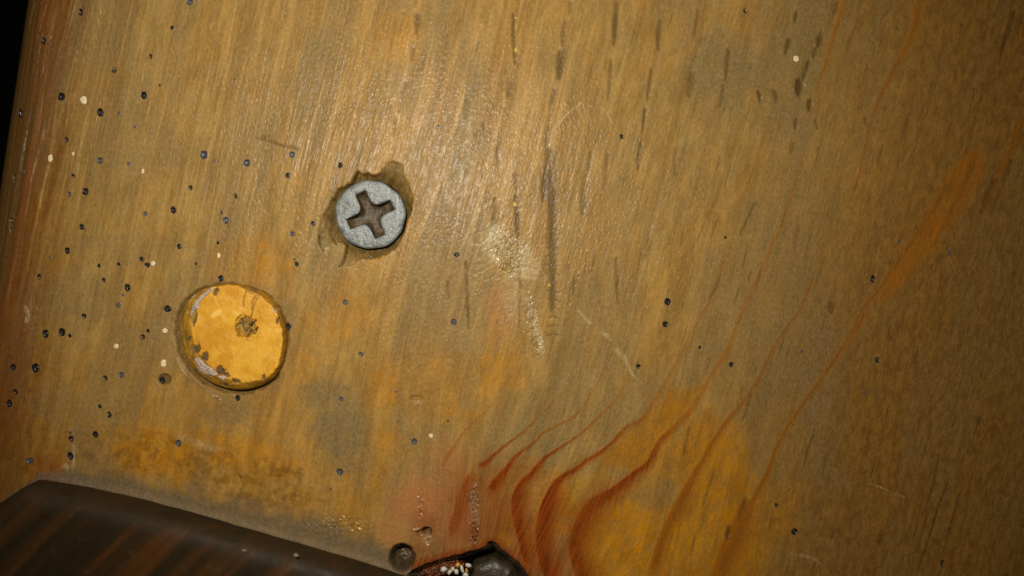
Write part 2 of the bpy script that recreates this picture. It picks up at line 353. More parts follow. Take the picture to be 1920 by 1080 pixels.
# cross rungs of the rubbed streak
for i in range(17):
    y = 365 + i * 16.5; stroke(m_dash_shade, [(1024 + R0.uniform(-2, 3), y, 2.2), (1034, y - 2, 3.2), (1046 + R0.uniform(-3, 3), y + 1, 2)], R0.uniform(.45, .7), soft=.8, smooth=False)
stroke(m_dash_shade, [(1026, 300, 8), (1034, 370, 11), (1037, 450, 11), (1035, 530, 9), (1030, 600, 7)], .9, soft=.8, fade=.08, breakup=.12); blob(m_dash_shade, 1030, 335, 15, 52, .5, .05, .5); blob(m_dash_shade, 1095, 345, 9, 40, .35, 0, .5); blob(m_dash_shade, 1170, 335, 14, 5, .4, 0, .5)
for pts in [[(720, 500, 2), (757, 405, 3), (797, 300, 2)], [(784, 461, 2), (812, 380, 3.5), (842, 290, 2)], [(858, 485, 2), (884, 410, 3), (912, 325, 2.5)], [(700, 560, 1.5), (722, 500, 2), (735, 470, 1.5)], [(815, 330, 2), (850, 230, 3), (872, 160, 2)], [(905, 330, 2), (930, 240, 3), (950, 150, 2)], [(640, 300, 2), (662, 220, 3), (690, 120, 2)], [(560, 330, 2), (590, 220, 3), (610, 140, 2)]]:
    stroke(m_streak, pts, .95, soft=.9, fade=.12, breakup=.25); stroke(m_pale, pts, .32, soft=.9, fade=.15, breakup=.5)
H -= .05 * m_dash_shade

# --- pale rubbed patches, scratches and a painted shine
pale = [([(877, 457, 1.5), (920, 463, 2)], .7), ([(988, 560, 6), (994, 590, 9), (1002, 620, 9), (1012, 645, 7), (1018, 668, 4)], .75),
 ([(1078, 575, 2), (1092, 592, 4), (1110, 609, 4)], .8), ([(1128, 622, 4), (1140, 632, 6), (1146, 640, 3)], .7), ([(1150, 650, 4), (1165, 666, 7), (1172, 680, 5), (1190, 712, 3)], .6),
 ([(1120, 690, 3), (1108, 730, 5)], .3), ([(1027, 285, 4), (1036, 245, 5), (1060, 214, 3), (1098, 186, 3)], .55), ([(1120, 195, 3), (1137, 213, 2.5), (1158, 250, 2)], .35),
 ([(1633, 905, 1.2), (1665, 920, 1.6), (1703, 934, 2)], .55), ([(45, 572, 3), (52, 592, 5), (47, 608, 3)], .7), ([(66, 575, 2), (74, 584, 2)], .5),
 ([(118, 870, 9), (128, 880, 6)], .6), ([(126, 815, 2), (130, 800, 2)], .7), ([(136, 830, 3), (138, 870, 3), (133, 885, 3)], .55),
 ([(330, 812, 8), (370, 830, 9), (420, 848, 8)], .38), ([(560, 500, 1), (572, 470, 1.2), (590, 440, 1)], .4), ([(575, 540, .9), (640, 480, 1.2)], .35), ([(520, 545, .9), (600, 560, 1.1)], .3),
 ([(545, 588, 2.5), (566, 590, 2)], .6), ([(600, 450, 4), (606, 470, 6), (612, 462, 3)], .6), ([(560, 585, .8), (600, 520, 1)], .3), ([(580, 560, .8), (565, 500, 1)], .35),
 ([(610, 610, .8), (640, 560, 1)], .25), ([(1480, 1038, 2), (1520, 1045, 4), (1545, 1062, 3)], .35), ([(700, 760, 1), (760, 700, 1.4), (820, 660, 1)], .25),
 ([(820, 470, .9), (840, 460, 1), (870, 468, .8)], .3), ([(905, 340, 3), (898, 390, 3), (880, 440, 2)], .35), ([(1000, 480, 3), (1012, 505, 2), (1030, 535, 2)], .5)]
for pts, a in pale: stroke(m_pale, pts, min(1, a * 1.12), soft=.9, fade=.12, breakup=.5)
blob(m_pale, 936, 458, 26, 40, .85, -.35, .6); blob(m_pale, 975, 490, 30, 45, .6, -.5, .8); blob(m_pale, 963, 560, 30, 50, .32, 0, .7)
blob(m_bead, 948, 470, 30, 44, 1.0, -.4, .6); blob(m_pale, 942, 462, 22, 34, .3, -.4, .9, mode='add'); blob(m_bead, 1000, 610, 12, 56, .7, -.15, .5)
for x, y, rx, ry, a in [(889, 935, 13, 34, .9), (888, 990, 12, 40, 1.0), (790, 945, 9, 42, .6), (802, 1008, 8, 16, .9), (790, 995, 22, 10, .5), (640, 985, 70, 22, .5), (1480, 940, 12, 30, .3)]:
    blob(m_bead, x, y, rx, ry, a, 0, .5)
blob(m_grey, 889, 962, 13, 58, .95, 0, .5); blob(m_pale, 889, 955, 10, 52, .22, 0, .9); blob(m_pale, 802, 1010, 7, 14, .5, 0, .6); blob(m_grey, 788, 945, 11, 50, .55, .1, .6); blob(m_grey, 815, 1030, 34, 26, .75, 0, .6)  # pale spot below the small dent paints its shine into the colour

zone = Z0()
for a in [(330, 862, 170, 55), (250, 850, 110, 60), (480, 905, 150, 55), (180, 850, 60, 40)]: blob(zone, a[0], a[1], a[2], a[3], 1, .12, .6, soft=.9)
m_brown[:] = np.maximum(m_brown, zone * .75 * sst(.45, .62, fbm(PX / 17, PY / 15, 11, 5)))
m_dash_shade[:] = np.maximum(m_dash_shade, zone * .35 * sst(.52, .66, fbm(PX / 10, PY / 9, 6, 4)))
m_bead[:] = np.maximum(m_bead, zone * .22 * sst(.58, .66, fbm(PX / 12, PY / 12, 2, 3)))
lz = sst(85, 0, PX + 60 * (fbm(U / 14, V / 260, 4, 3) - .5)) * sst(260, 520, PY)
m_dash_shade[:] = np.maximum(m_dash_shade, lz * .55); m_brown[:] = np.maximum(m_brown, sst(170, 30, PX + 110 * (fbm(U / 16, V / 240, 5, 3) - .5)) * sst(200, 500, PY))
# --- dust packed against the batten's upper edge
bat_edge = [(-60, 985, 1), (0, 948, 1), (80, 897, 1), (250, 930, 1), (500, 1000, 1), (680, 1052, 1), (764, 1081, 1), (900, 1130, 1), (1200, 1250, 1)]
cd = crop(0, 800, 820, 1094)
dd, _, _, tt = poly_dist(bat_edge, PX[cd], PY[cd])
wd = np.interp(PX[cd], [0, 80, 150, 350, 560, 700, 760, 800], [3, 14, 38, 44, 66, 58, 28, 12])
nz = fbm(PX[cd] / 24, PY[cd] / 24, 11, 4)
m_dust[cd] = np.maximum(m_dust[cd], (1 - sst(.35, 1.15, dd / (wd * (.55 + .9 * nz)))) * .95)
H[cd] += .25 * np.exp(-(dd / 9) ** 2)

# --- countersink crater broken out round the screw
crater = [(671, 321), (685, 326), (696, 327), (711, 328), (720, 312), (731, 303), (753, 309), (758, 330), (764, 345), (773, 362), (772, 391), (764, 412), (756, 440), (740, 468), (722, 479),
          (705, 484), (693, 484), (671, 486), (660, 500), (645, 497), (650, 472), (651, 459), (634, 452), (616, 457), (605, 469), (599, 444), (603, 409), (617, 385), (625, 372), (633, 354), (650, 348), (661, 340)]
cc = crop(570, 800, 280, 530)
sd = poly_sdf(crater, PX[cc] + 3.5 * (fbm(U[cc] / 3.5, V[cc] / 40, 3, 3) - .5) * 2, PY[cc] + 5 * (fbm(U[cc] / 3.0, V[cc] / 60, 6, 3) - .5) * 2)
rs = np.hypot((PX[cc] - 694), (PY[cc] - 402))
flr = -.20 - .85 * sst(98, 60, rs) + .30 * (fbm(PX[cc] / 14, PY[cc] / 20, 2, 3) - .5)
ins = sst(1.3, -1.3, sd)
H[cc] = H[cc] * (1 - ins) + flr * ins
m_raw_shade[cc] = ins * np.clip(.30 + .75 * sst(98, 66, rs) + .9 * (fbm(PX[cc] / 12, PY[cc] / 18, 7, 4) - .5), 0, 1)  # torn wood tone, with crater shade deepening toward the head painted in
m_dash_shade[cc] = np.maximum(m_dash_shade[cc], ins * sst(84, 66, rs + 14 * (fbm(PX[cc] / 9, PY[cc] / 9, 1, 3) - .5)) * .8)  # contact shadow round the screw head, painted as dark tone
H[cc] -= sst(66, 58, rs) * 4.0                                      # bore under the head
blob(m_grey, 740, 325, 30, 36, .7, 0, .4); blob(m_dash_shade, 738, 322, 22, 26, .25, 0, .5)
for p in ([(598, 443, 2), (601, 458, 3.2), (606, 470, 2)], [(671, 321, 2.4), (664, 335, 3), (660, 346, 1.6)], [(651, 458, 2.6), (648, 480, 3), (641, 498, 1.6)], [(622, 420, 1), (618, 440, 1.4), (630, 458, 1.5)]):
    tmp = Z0(); stroke(tmp, p, 1, soft=.6, warp=False); m_dash_shade[:] = np.maximum(m_dash_shade, tmp); H -= .35 * tmp

# --- socket round the plug
plug_out = [(435, 531), (469, 538), (502, 553), (524, 579), (537, 614), (538, 644), (531, 681), (517, 707), (488, 724), (457, 731), (420, 727), (384, 711), (355, 685), (341, 654), (336, 620), (340, 591), (351, 565), (372, 546), (404, 535)]
cp = crop(290, 580, 490, 780)
sp = poly_sdf(plug_out, PX[cp], PY[cp])
low = .75 * sst(40, -60, (PX[cp] - 437) * .75 - (PY[cp] - 632) * .66)     # groove opens to the lower left
gw = 2 + 9 * low + 7 * (fbm(PX[cp] / 12, PY[cp] / 12, 8, 3) - .5)
groove = sst(gw + 2.5, gw - 2.5, sp)
H[cp] = H[cp] * (1 - groove) - groove * (.35 + .6 * low)
H[cp] -= sst(-8, -12, sp) * 3.0
m_grey[cp] = np.maximum(m_grey[cp], sst(gw + 34, gw, sp + 20 * (fin[cp] - .5)) * .55)
m_raw_shade[cp] = np.maximum(m_raw_shade[cp], groove * .7)  # dark groove tint also stands in for the plug's shadow
stroke(m_pale, [(335, 672, 2), (345, 690, 3), (352, 702, 2)], .6, soft=.9); stroke(m_pale, [(398, 736, 3), (408, 744, 3)], .6, soft=.9)
stroke(m_bead, [(395, 735, 4), (410, 748, 4)], .8); stroke(m_pale, [(420, 540, 3), (428, 528, 3)], .3)

# --- knot cavity, bore hole and dents at the bottom
cav = [(768, 1078), (776, 1070), (800, 1059), (839, 1046), (867, 1037), (896, 1029), (912, 1025), (916, 1016), (924, 1014), (934, 1020), (943, 1029), (961, 1041), (976, 1054), (987, 1069), (994, 1082), (1000, 1130), (960, 1170), (860, 1170), (790, 1120)]
ck = crop(720, 1050, 980, 1240)
sc_ = poly_sdf(cav, WX[ck], WY[ck])
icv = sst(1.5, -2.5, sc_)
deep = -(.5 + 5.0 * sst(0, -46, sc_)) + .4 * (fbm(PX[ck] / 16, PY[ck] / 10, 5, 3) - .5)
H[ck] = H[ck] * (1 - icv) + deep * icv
m_hollow = Z0(); m_hollow[ck] = icv  # darker colour inside the cavity
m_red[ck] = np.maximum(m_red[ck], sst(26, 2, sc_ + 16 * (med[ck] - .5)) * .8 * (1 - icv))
blob(m_hollow, 924, 1021, 11, 7, .7, .3, .3)
def pit(x, y, rx, ry, depth, dark, soft=.35):
    c = crop(x - rx * 2, x + rx * 2, y - ry * 2, y + ry * 2)
    d = np.hypot((PX[c] - x) / rx, (PY[c] - y) / ry) + .12 * (fbm(PX[c] / 6, PY[c] / 6, 4, 2) - .5)
    m = sst(1 + soft * .3, 1 - soft, d)
    H[c] -= depth * m
    m_hollow[c] = np.maximum(m_hollow[c], dark * sst(1.12, .9, d))
    return c, d
c, d = pit(754, 1046, 24, 25, 2.2, .80, .55); m_bead[c] = np.maximum(m_bead[c], sst(1, .7, d) * .7)
c, d = pit(800, 996, 10, 8, .7, .55)
pit(792, 1001, 12, 7, .35, .25)
pit(781, 748, 15, 7, .12, .12); pit(308, 711, 12.5, 10.5, .35, .55)
for x, y, r in [(1425, 184, 4), (1540, 74, 8), (1500, 163, 10), (1520, 196, 7), (1366, 1000, 5)]: pit(x, y, r, r * 1.5, .08, .1)
pit(26, 335, 3, 10, .5, .9); pit(20, 420, 2, 14, .4, .7)

# --- overall relief: rounded, ridged left arris and faint cupping
re = 62.0
t = np.clip(1 - EDGE / re, 0, 1)
H -= (1 - np.sqrt(np.clip(1 - (t * .985) ** 2.2, 0, 1))) * 3.6
for off, w, dp in [(44, 3, -.16), (52, 2.5, .12), (62, 3, -.18), (72, 2.5, .12), (84, 2.5, -.10), (36, 2, -.12)]:
    o = off + 7 * (fbm(PY / 160, PY * 0 + off, 3, 3) - .5)
    g = np.exp(-((EDGE - o) / w) ** 2) * sst(900, 500, PY) * (.3 + 1.0 * fbm(PY / 60, PY * 0 + off * 3, 7, 2))
    H += .5 * dp * g
    (m_streak if dp > 0 else m_dash_shade)[:] = np.maximum(m_streak if dp > 0 else m_dash_shade, g * (.35 if dp > 0 else .75))
H += .10 * (fbm(PX / 260, PY / 300, 5, 2) - .5) + .035 * (fbm(U / 9, V / 90, 6, 3) - .5) + .02 * (fbm(U / 34, V / 240, 7, 2) - .5) * 2
Hsurf = H.copy()

# --- woodworm holes: x, y, rx, ry, kind  (d dark, g greyed over, f faint)
worm = [(356, 4, 6, 6, 'g'), (151, 23, 5, 7, 'd'), (323, 52, 3.5, 4, 'd'), (82, 77, 5, 7, 'd'), (282, 106, 4, 5, 'd'), (214, 132, 5, 5, 'd'), (115, 181, 7, 8, 'd'), (270, 179, 6, 8, 'd'),
 (188, 211, 6, 8.5, 'd'), (36, 212, 4.5, 9, 'd'), (300, 160, 2, 2.4, 'd'), (224, 213, 4, 4, 'f'), (254, 238, 3, 3, 'f'), (440, 150, 3, 3.4, 'f'), (593, 157, 2, 2, 'f'), (124, 262, 4.5, 6, 'd'),
 (187, 301, 6, 6.5, 'g'), (242, 307, 4, 4, 'f'), (382, 290, 7.5, 8.5, 'g'), (403, 302, 3, 3.5, 'f'), (463, 305, 6.5, 7, 'g'), (548, 290, 6, 6, 'g'), (539, 329, 4.5, 5.5, 'd'), (638, 310, 4.5, 5.5, 'd'),
 (137, 330, 4, 4.5, 'd'), (170, 328, 2.5, 2.5, 'f'), (357, 352, 4.5, 5, 'd'), (160, 359, 6.5, 7, 'd'), (44, 321, 2, 2.5, 'f'), (130, 364, 4, 5, 'g'), (180, 385, 2, 2, 'f'), (153, 425, 5, 6, 'd'),
 (161, 430, 2, 2, 'f'), (272, 401, 5, 4.5, 'g'), (325, 394, 5.5, 7, 'd'), (423, 413, 6, 6.5, 'g'), (416, 398, 1.8, 4, 'd'), (441, 368, 4.5, 5, 'd'), (587, 419, 4.5, 5, 'd'), (548, 438, 5, 5, 'g'),
 (409, 455, 3, 3.5, 'd'), (336, 462, 4.5, 5, 'd'), (126, 470, 5, 6.5, 'd'), (94, 482, 3, 3.5, 'f'), (265, 486, 5, 5, 'd'), (276, 497, 5.5, 5.5, 'd'), (186, 498, 3.2, 4, 'd'), (223, 495, 3.5, 3.5, 'd'),
 (368, 494, 2.5, 3, 'd'), (556, 495, 4.5, 5, 'd'), (552, 486, 2, 2, 'd'), (637, 499, 2, 2, 'd'), (73, 519, 4, 5, 'd'), (195, 525, 4, 4.5, 'd'), (229, 528, 2, 2, 'f'), (239, 539, 6, 7.5, 'd'),
 (231, 553, 3, 3, 'f'), (223, 572, 5, 6, 'f'), (414, 522, 5.5, 6, 'd'), (157, 593, 4.5, 5, 'd'), (314, 579, 7, 6.5, 'd'), (85, 626, 6, 8, 'd'), (116, 623, 6.5, 8, 'd'), (131, 629, 3.5, 4, 'd'),
 (278, 620, 3.5, 3.5, 'd'), (267, 632, 5.5, 5.5, 'd'), (290, 635, 2, 2, 'f'), (24, 689, 5.5, 6, 'd'), (66, 690, 7.5, 8.5, 'd'), (197, 709, 4.5, 5, 'd'), (227, 703, 5.5, 5.5, 'g'), (302, 714, 6, 7.5, 'd'),
 (541, 612, 5, 6.5, 'd'), (820, 238, 3.5, 3.5, 'd'), (1166, 256, 4.2, 5, 'd'), (1398, 20, 4, 5, 'd'), (828, 450, 3, 3.5, 'f'), (856, 478, 5, 5, 'd'), (647, 567, 5, 5.5, 'g'), (851, 604, 5.5, 7, 'g'),
 (677, 664, 4.5, 5, 'g'), (1252, 566, 6, 7, 'd'), (1248, 608, 5.5, 6, 'd'), (1197, 687, 4, 5, 'd'), (853, 410, 3.5, 3, 'f'), (1637, 523, 4.5, 7, 'd'), (1685, 452, 4, 4, 'f'), (1779, 474, 4, 6, 'f'),
 (1360, 445, 2.5, 3, 'd'), (1312, 651, 3, 3.5, 'd'), (1371, 684, 4.5, 5, 'd'), (1503, 659, 4, 4, 'f'), (1646, 675, 4.5, 5, 'd'), (28, 735, 5, 5.5, 'd'), (17, 757, 5.5, 7.5, 'd'), (187, 762, 4, 4, 'd'),
 (204, 778, 5, 6, 'd'), (179, 815, 5.5, 6.5, 'd'), (133, 823, 5, 6, 'd'), (132, 811, 3, 4, 'g'), (132, 855, 5.5, 8, 'd'), (56, 864, 8, 5.5, 'g'), (334, 831, 6, 6.5, 'g'), (446, 746, 5, 6, 'd'),
 (637, 885, 6.5, 7, 'g'), (620, 916, 3, 3, 'f'), (777, 828, 5.5, 6, 'g'), (743, 734, 2.5, 2.5, 'f'), (840, 789, 2, 2, 'd'), (640, 748, 4, 5, 'g'), (1620, 736, 4, 5, 'f'), (1490, 997, 6.5, 6, 'd'),
 (1768, 1057, 4.5, 6, 'd'), (1456, 948, 4, 4.5, 'd'), (693, 482, 4, 3, 'd')]
pale_fill = [(157, 188, 6.5, 7.5), (94, 297, 5, 7), (137, 288, 2.6, 3.4), (268, 321, 2.5, 5), (410, 479, 3, 5), (287, 494, 4.5, 4.5), (309, 620, 4.8, 4.8), (218, 649, 5, 4.5), (306, 681, 5.5, 7.5),
             (1493, 110, 5.5, 6.2), (808, 817, 4.4, 4.2)]
yellow_fleck = [(967, 33, 3, 2.4), (968, 93, 4, 5), (965, 383, 5, 5), (1030, 535, 3.4, 3)]
for x, y, rx, ry, kind in worm:
    if kind == 'f' or min(rx, ry) < 3.6: continue
    c = crop(x - 14, x + 14, y - 14, y + 14)
    if c is None: continue
    d = np.hypot((PX[c] - x) / (rx - 1.7), (PY[c] - y) / (ry - 1.7))
    H[c] -= (d < 1) * 1.3

def surf(px, py):
    r = np.clip(np.searchsorted(rows, py), 1, len(rows) - 1)
    k = np.clip(np.searchsorted(PX[r], px), 1, len(cols) - 1)
    return float(Hsurf[r, k]) * MM

# --- the board mesh
nr, nc = PX.shape
co = np.stack([X(PX), Y(PY), H * MM], -1).reshape(-1, 3).astype(np.float32)
TH = -0.019
bord = np.concatenate([np.arange(nc), np.arange(1, nr) * nc + nc - 1, (nr - 1) * nc + np.arange(nc - 2, -1, -1), np.arange(nr - 2, 0, -1) * nc])
skirt = co[bord].copy(); skirt[:, 2] = TH
lm = (bord % nc) == 0; skirt[lm, 0] += 0.0
allco = np.concatenate([co, skirt])
i0 = (np.arange(nr - 1)[:, None] * nc + np.arange(nc - 1)[None]).ravel()
quads = np.stack([i0, i0 + nc, i0 + nc + 1, i0 + 1], -1)
nb = len(bord); b0 = nr * nc
k = np.arange(nb); k2 = (k + 1) % nb
sk = np.stack([bord[k], bord[k2], b0 + k2, b0 + k], -1)
loops = np.concatenate([quads.ravel(), sk.ravel(), b0 + np.arange(nb)]).astype(np.int32)
starts = np.concatenate([np.arange(len(quads) + len(sk)) * 4, [4 * (len(quads) + len(sk))]]).astype(np.int32)
me = bpy.data.meshes.new('wooden_board')
me.vertices.add(len(allco)); me.vertices.foreach_set('co', allco.ravel())
me.loops.add(len(loops)); me.loops.foreach_set('vertex_index', loops)
me.polygons.add(len(starts)); me.polygons.foreach_set('loop_start', starts)
me.polygons.foreach_set('use_smooth', np.ones(len(starts), bool))
me.update(calc_edges=True)
def pack(name, *ch):
    a = np.zeros((len(allco), 4), np.float32)
    for i, m in enumerate(ch): a[:nr * nc, i] = np.clip(m, 0, 1).ravel(); a[nr * nc:, i] = a[bord, i]
    at = me.attributes.new(name, 'FLOAT_COLOR', 'POINT'); at.data.foreach_set('color', a.ravel())
pack('stain_a', m_line, m_red, m_grey, m_orange)
pack('stain_b', m_dash_shade, m_pale, m_dust, m_bead)
pack('stain_c', m_brown, m_streak, m_raw_shade, m_pink)
pack('stain_d', m_hollow)
g = np.zeros((len(allco), 3), np.float32); g[:nr * nc, 0] = (U / 1000).ravel(); g[:nr * nc, 1] = (V / 1000).ravel(); g[nr * nc:] = g[bord]
g[nr * nc:, 2] = .3
at = me.attributes.new('grain', 'FLOAT_VECTOR', 'POINT'); at.data.foreach_set('vector', g.ravel())

# --- the board material
mb, nt, bs = material('varnished_pine'); q = NB(nt)
A, B_, C_, D_ = (q.attr('stain_' + s) for s in 'abcd')
def sep(a):
    s = q.n('ShaderNodeSeparateColor'); nt.links.new(a.outputs['Color'], s.inputs[0]); return s.outputs[0], s.outputs[1], s.outputs[2], a.outputs['Alpha']
line, red, grey, orange = sep(A); dash_shade, palem, dust, bead = sep(B_); brown, streak, raw_shade, pink = sep(C_); hollow = sep(D_)[0]
gv = q.attr('grain').outputs['Vector']
fibre = q.noise(q.map(gv, (230, 14, 60)), 1, 2.5, .6, .3)
fine = q.noise(q.map(gv, (520, 150, 100)), 1, 3, .65)
speckle = q.noise(q.map(gv, (210, 130, 150)), 1, 4, .7, .3)
mottle = q.noise(q.map(gv, (90, 36, 60)), 1, 5, .68, .5)
blotch = q.noise(q.map(gv, (34, 11, 20)), 1, 5, .66, .4)
hue = q.noise(q.map(gv, (62, 16, 33)), 1, 5, .7, .6)
f1 = q.rng(fibre, .30, .72); f2 = q.rng(speckle, .3, .7); f3 = q.rng(blotch, .34, .66); f4 = q.rng(mottle, .36, .66)
f5 = q.rng(hue, .52, .66); f6 = q.rng(hue, .48, .36)
c0 = q.mix(f3, (.225, .128, .029), (.355, .213, .058))
c0 = q.mix(q.math('MULTIPLY', f5, .42), c0, (.315, .165, .034))
c0 = q.mix(q.math('MULTIPLY', f6, .38), c0, (.250, .166, .068))
c0 = q.mix(q.math('MULTIPLY', f1, .44), c0, q.mix(brown, (.42, .28, .10), (.25, .135, .035)))
c0 = q.mix(q.math('MULTIPLY', q.math('SUBTRACT', 1.0, f4), .24), c0, (.165, .096, .024))
c0 = q.mix(q.math('MULTIPLY', orange, q.math('ADD', .5, q.math('MULTIPLY', f4, .5))), c0, q.mix(f3, (.36, .135, .001), (.53, .218, .002)))
c0 = q.mix(q.math('MULTIPLY', brown, q.math('ADD', .55, q.math('MULTIPLY', f3, .35))), c0, q.mix(f4, (.118, .045, .005), (.235, .101, .014)))
c0 = q.mix(q.math('MULTIPLY', grey, q.math('ADD', .5, q.math('MULTIPLY', f4, .45))), c0, q.mix(f2, (.134, .099, .044), (.203, .151, .073)))
c0 = q.mix(q.math('MULTIPLY', streak, .6), c0, (.45, .255, .075))
c0 = q.mix(q.math('MULTIPLY', pink, .9), c0, (.40, .150, .050))
c0 = q.mix(q.math('MULTIPLY', line, q.math('ADD', .8, q.math('MULTIPLY', f1, .2))), c0, (.30, .098, .006))
c0 = q.mix(red, c0, q.mix(f1, (.105, .011, .003), (.275, .042, .003)))
c0 = q.mix(q.math('MULTIPLY', dash_shade, .88), c0, (.078, .043, .0105))
c0 = q.mix(q.math('MULTIPLY', palem, q.math('ADD', .28, q.math('MULTIPLY', f2, .55))), c0, (.54, .44, .25))
c0 = q.mix(q.math('MULTIPLY', raw_shade, .92), c0, q.mix(f4, (.055, .036, .010), (.150, .094, .024)))
c0 = q.mix(q.math('MULTIPLY', dust, q.math('ADD', .6, q.math('MULTIPLY', f2, .35))), c0, q.mix(f2, (.060, .049, .031), (.140, .115, .078)))
c0 = q.mix(q.math('MULTIPLY', hollow, .94), c0, q.mix(f4, (.018, .012, .007), (.060, .044, .024)))
spk = q.math('ADD', .87, q.math('MULTIPLY', f2, .22))
c0 = q.mix(1.0, c0, q.n('ShaderNodeCombineColor').outputs[0], 'MULTIPLY')
comb = [n for n in nt.nodes if n.type == 'COMBINE_COLOR'][0]
for i in range(3): nt.links.new(spk, comb.inputs[i])
nt.links.new(c0, bs.inputs['Base Color'])
gl = q.noise(q.map(gv, (130, 48, 60)), 1, 3, .6)
rgh = q.rng(gl, .30, .60, .46, .27)
rgh = q.math('ADD', rgh, q.math('MULTIPLY', q.math('MAXIMUM', dust, raw_shade), .2))
rgh = q.math('SUBTRACT', rgh, q.math('MULTIPLY', q.math('MAXIMUM', bead, q.math('MULTIPLY', hollow, .8)), .16), True)
nt.links.new(rgh, bs.inputs['Roughness'])
bs.inputs['Specular IOR Level'].default_value = .14
nt.links.new(q.math('ADD', .10, q.math('MULTIPLY', q.math('MAXIMUM', bead, hollow), .45)), bs.inputs['Specular IOR Level'])
ridges = q.noise(q.map(gv, (95, 7, 50)), 1, 2.5, .6, .4)
pebble = q.noise(q.map(gv, (200, 130, 100)), 1, 1, .5, .3)
calm = q.noise(q.map(gv, (17, 9, 12)), 1, 3, .6)
n1 = q.bump(ridges, .00024, q.math('MULTIPLY', q.rng(calm, .36, .62, .10, .62), q.rng(q.n('ShaderNodeSeparateXYZ').outputs[0], .62, .95, 1.0, .45)))
[nt.links.new(gv, n_.inputs[0]) for n_ in nt.nodes if n_.type == 'SEPXYZ']
n2 = q.bump(fibre, .00003, .8, n1)
beadn = q.noise(q.map(gv, (150, 120, 100)), 1, 1, .5)
n3 = q.bump(beadn, .0009, q.math('MULTIPLY', bead, .9), n2)
n4 = q.bump(pebble, .000095, q.rng(calm, .62, .38, .30, .8), n3)
nt.links.new(n4, bs.inputs['Normal'])

board = obj('wooden_board', me, mb)
board['label'] = 'old varnished pine board riddled with woodworm holes, orange grain bending round a knot'
board['category'] = 'board'

# ------------------------------------------------------------------ small materials
def plain(name, c1, c2, rough, scale, bump=0.0, metal=0.0, spec=.5, stretch=(1, 1, 1)):
    m, nt, bs = material(name); q = NB(nt)
    v = q.map(q.coords(), stretch)
    f = q.noise(v, scale, 4, .6)
    nt.links.new(q.mix(q.rng(f, .35, .65), c1, c2), bs.inputs['Base Color'])
    bs.inputs['Roughness'].default_value = rough; bs.inputs['Metallic'].default_value = metal
    bs.inputs['Specular IOR Level'].default_value = spec
    if bump: nt.links.new(q.bump(q.noise(v, scale * 2.2, 3, .6), bump, .8), bs.inputs['Normal'])
    return m
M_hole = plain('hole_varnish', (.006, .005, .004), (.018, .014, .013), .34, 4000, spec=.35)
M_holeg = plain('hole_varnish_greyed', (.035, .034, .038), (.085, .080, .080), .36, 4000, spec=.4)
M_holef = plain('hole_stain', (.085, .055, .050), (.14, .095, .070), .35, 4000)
M_fill = plain('pale_filler', (.60, .47, .27), (.74, .62, .40), .55, 3000, .00004)
M_fleck = plain('yellow_paint', (.36, .22, .02), (.48, .30, .03), .5, 3000)

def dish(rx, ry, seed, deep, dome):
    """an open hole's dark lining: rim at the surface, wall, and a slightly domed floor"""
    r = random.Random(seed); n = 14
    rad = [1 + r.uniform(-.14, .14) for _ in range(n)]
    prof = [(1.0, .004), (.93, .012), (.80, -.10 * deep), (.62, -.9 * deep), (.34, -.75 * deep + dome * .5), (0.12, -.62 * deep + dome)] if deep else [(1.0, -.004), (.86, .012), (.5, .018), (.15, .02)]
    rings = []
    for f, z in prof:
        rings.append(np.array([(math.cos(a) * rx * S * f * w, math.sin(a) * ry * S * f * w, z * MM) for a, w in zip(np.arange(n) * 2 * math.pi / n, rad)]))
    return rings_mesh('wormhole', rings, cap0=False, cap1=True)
for i, (x, y, rx, ry, kind) in enumerate(worm):
    shallow = kind == 'f' or min(rx, ry) < 3.6
    m = dish(rx, ry, i, 0 if shallow else (.16 if kind == 'g' else R0.uniform(.22, .5)), R0.choice([-.08, -.05, .02, .06, .10]))
    o = obj('wormhole', m, {'d': M_hole, 'g': M_holeg, 'f': M_holef}[kind], board, (X(x), Y(y), surf(x, y) + .010 * MM)); o.rotation_euler = (0, 0, R0.uniform(-.35, .35))
def dab(rx, ry, seed, h, name):
    r = random.Random(seed); n = 14
    rad = [1 + r.uniform(-.16, .16) for _ in range(n)]
    rings = [np.array([(math.cos(a) * rx * S * f * w, math.sin(a) * ry * S * f * w, z * MM) for a, w in zip(np.arange(n) * 2 * math.pi / n, rad)]) for f, z in ((1.0, -.02), (.9, h * .7), (.55, h), (.2, h * .9))]
    return rings_mesh(name, rings, cap0=False, cap1=True)
for i, (x, y, rx, ry) in enumerate(pale_fill):
    obj('filled_wormhole', dab(rx, ry, 100 + i, .04, 'filled_wormhole'), M_fill, board, (X(x), Y(y), surf(x, y) + .008 * MM))
for i, (x, y, rx, ry) in enumerate(yellow_fleck):
    obj('paint_fleck', dab(rx, ry, 200 + i, .03, 'paint_fleck'), M_fleck, board, (X(x), Y(y), surf(x, y) + .008 * MM))

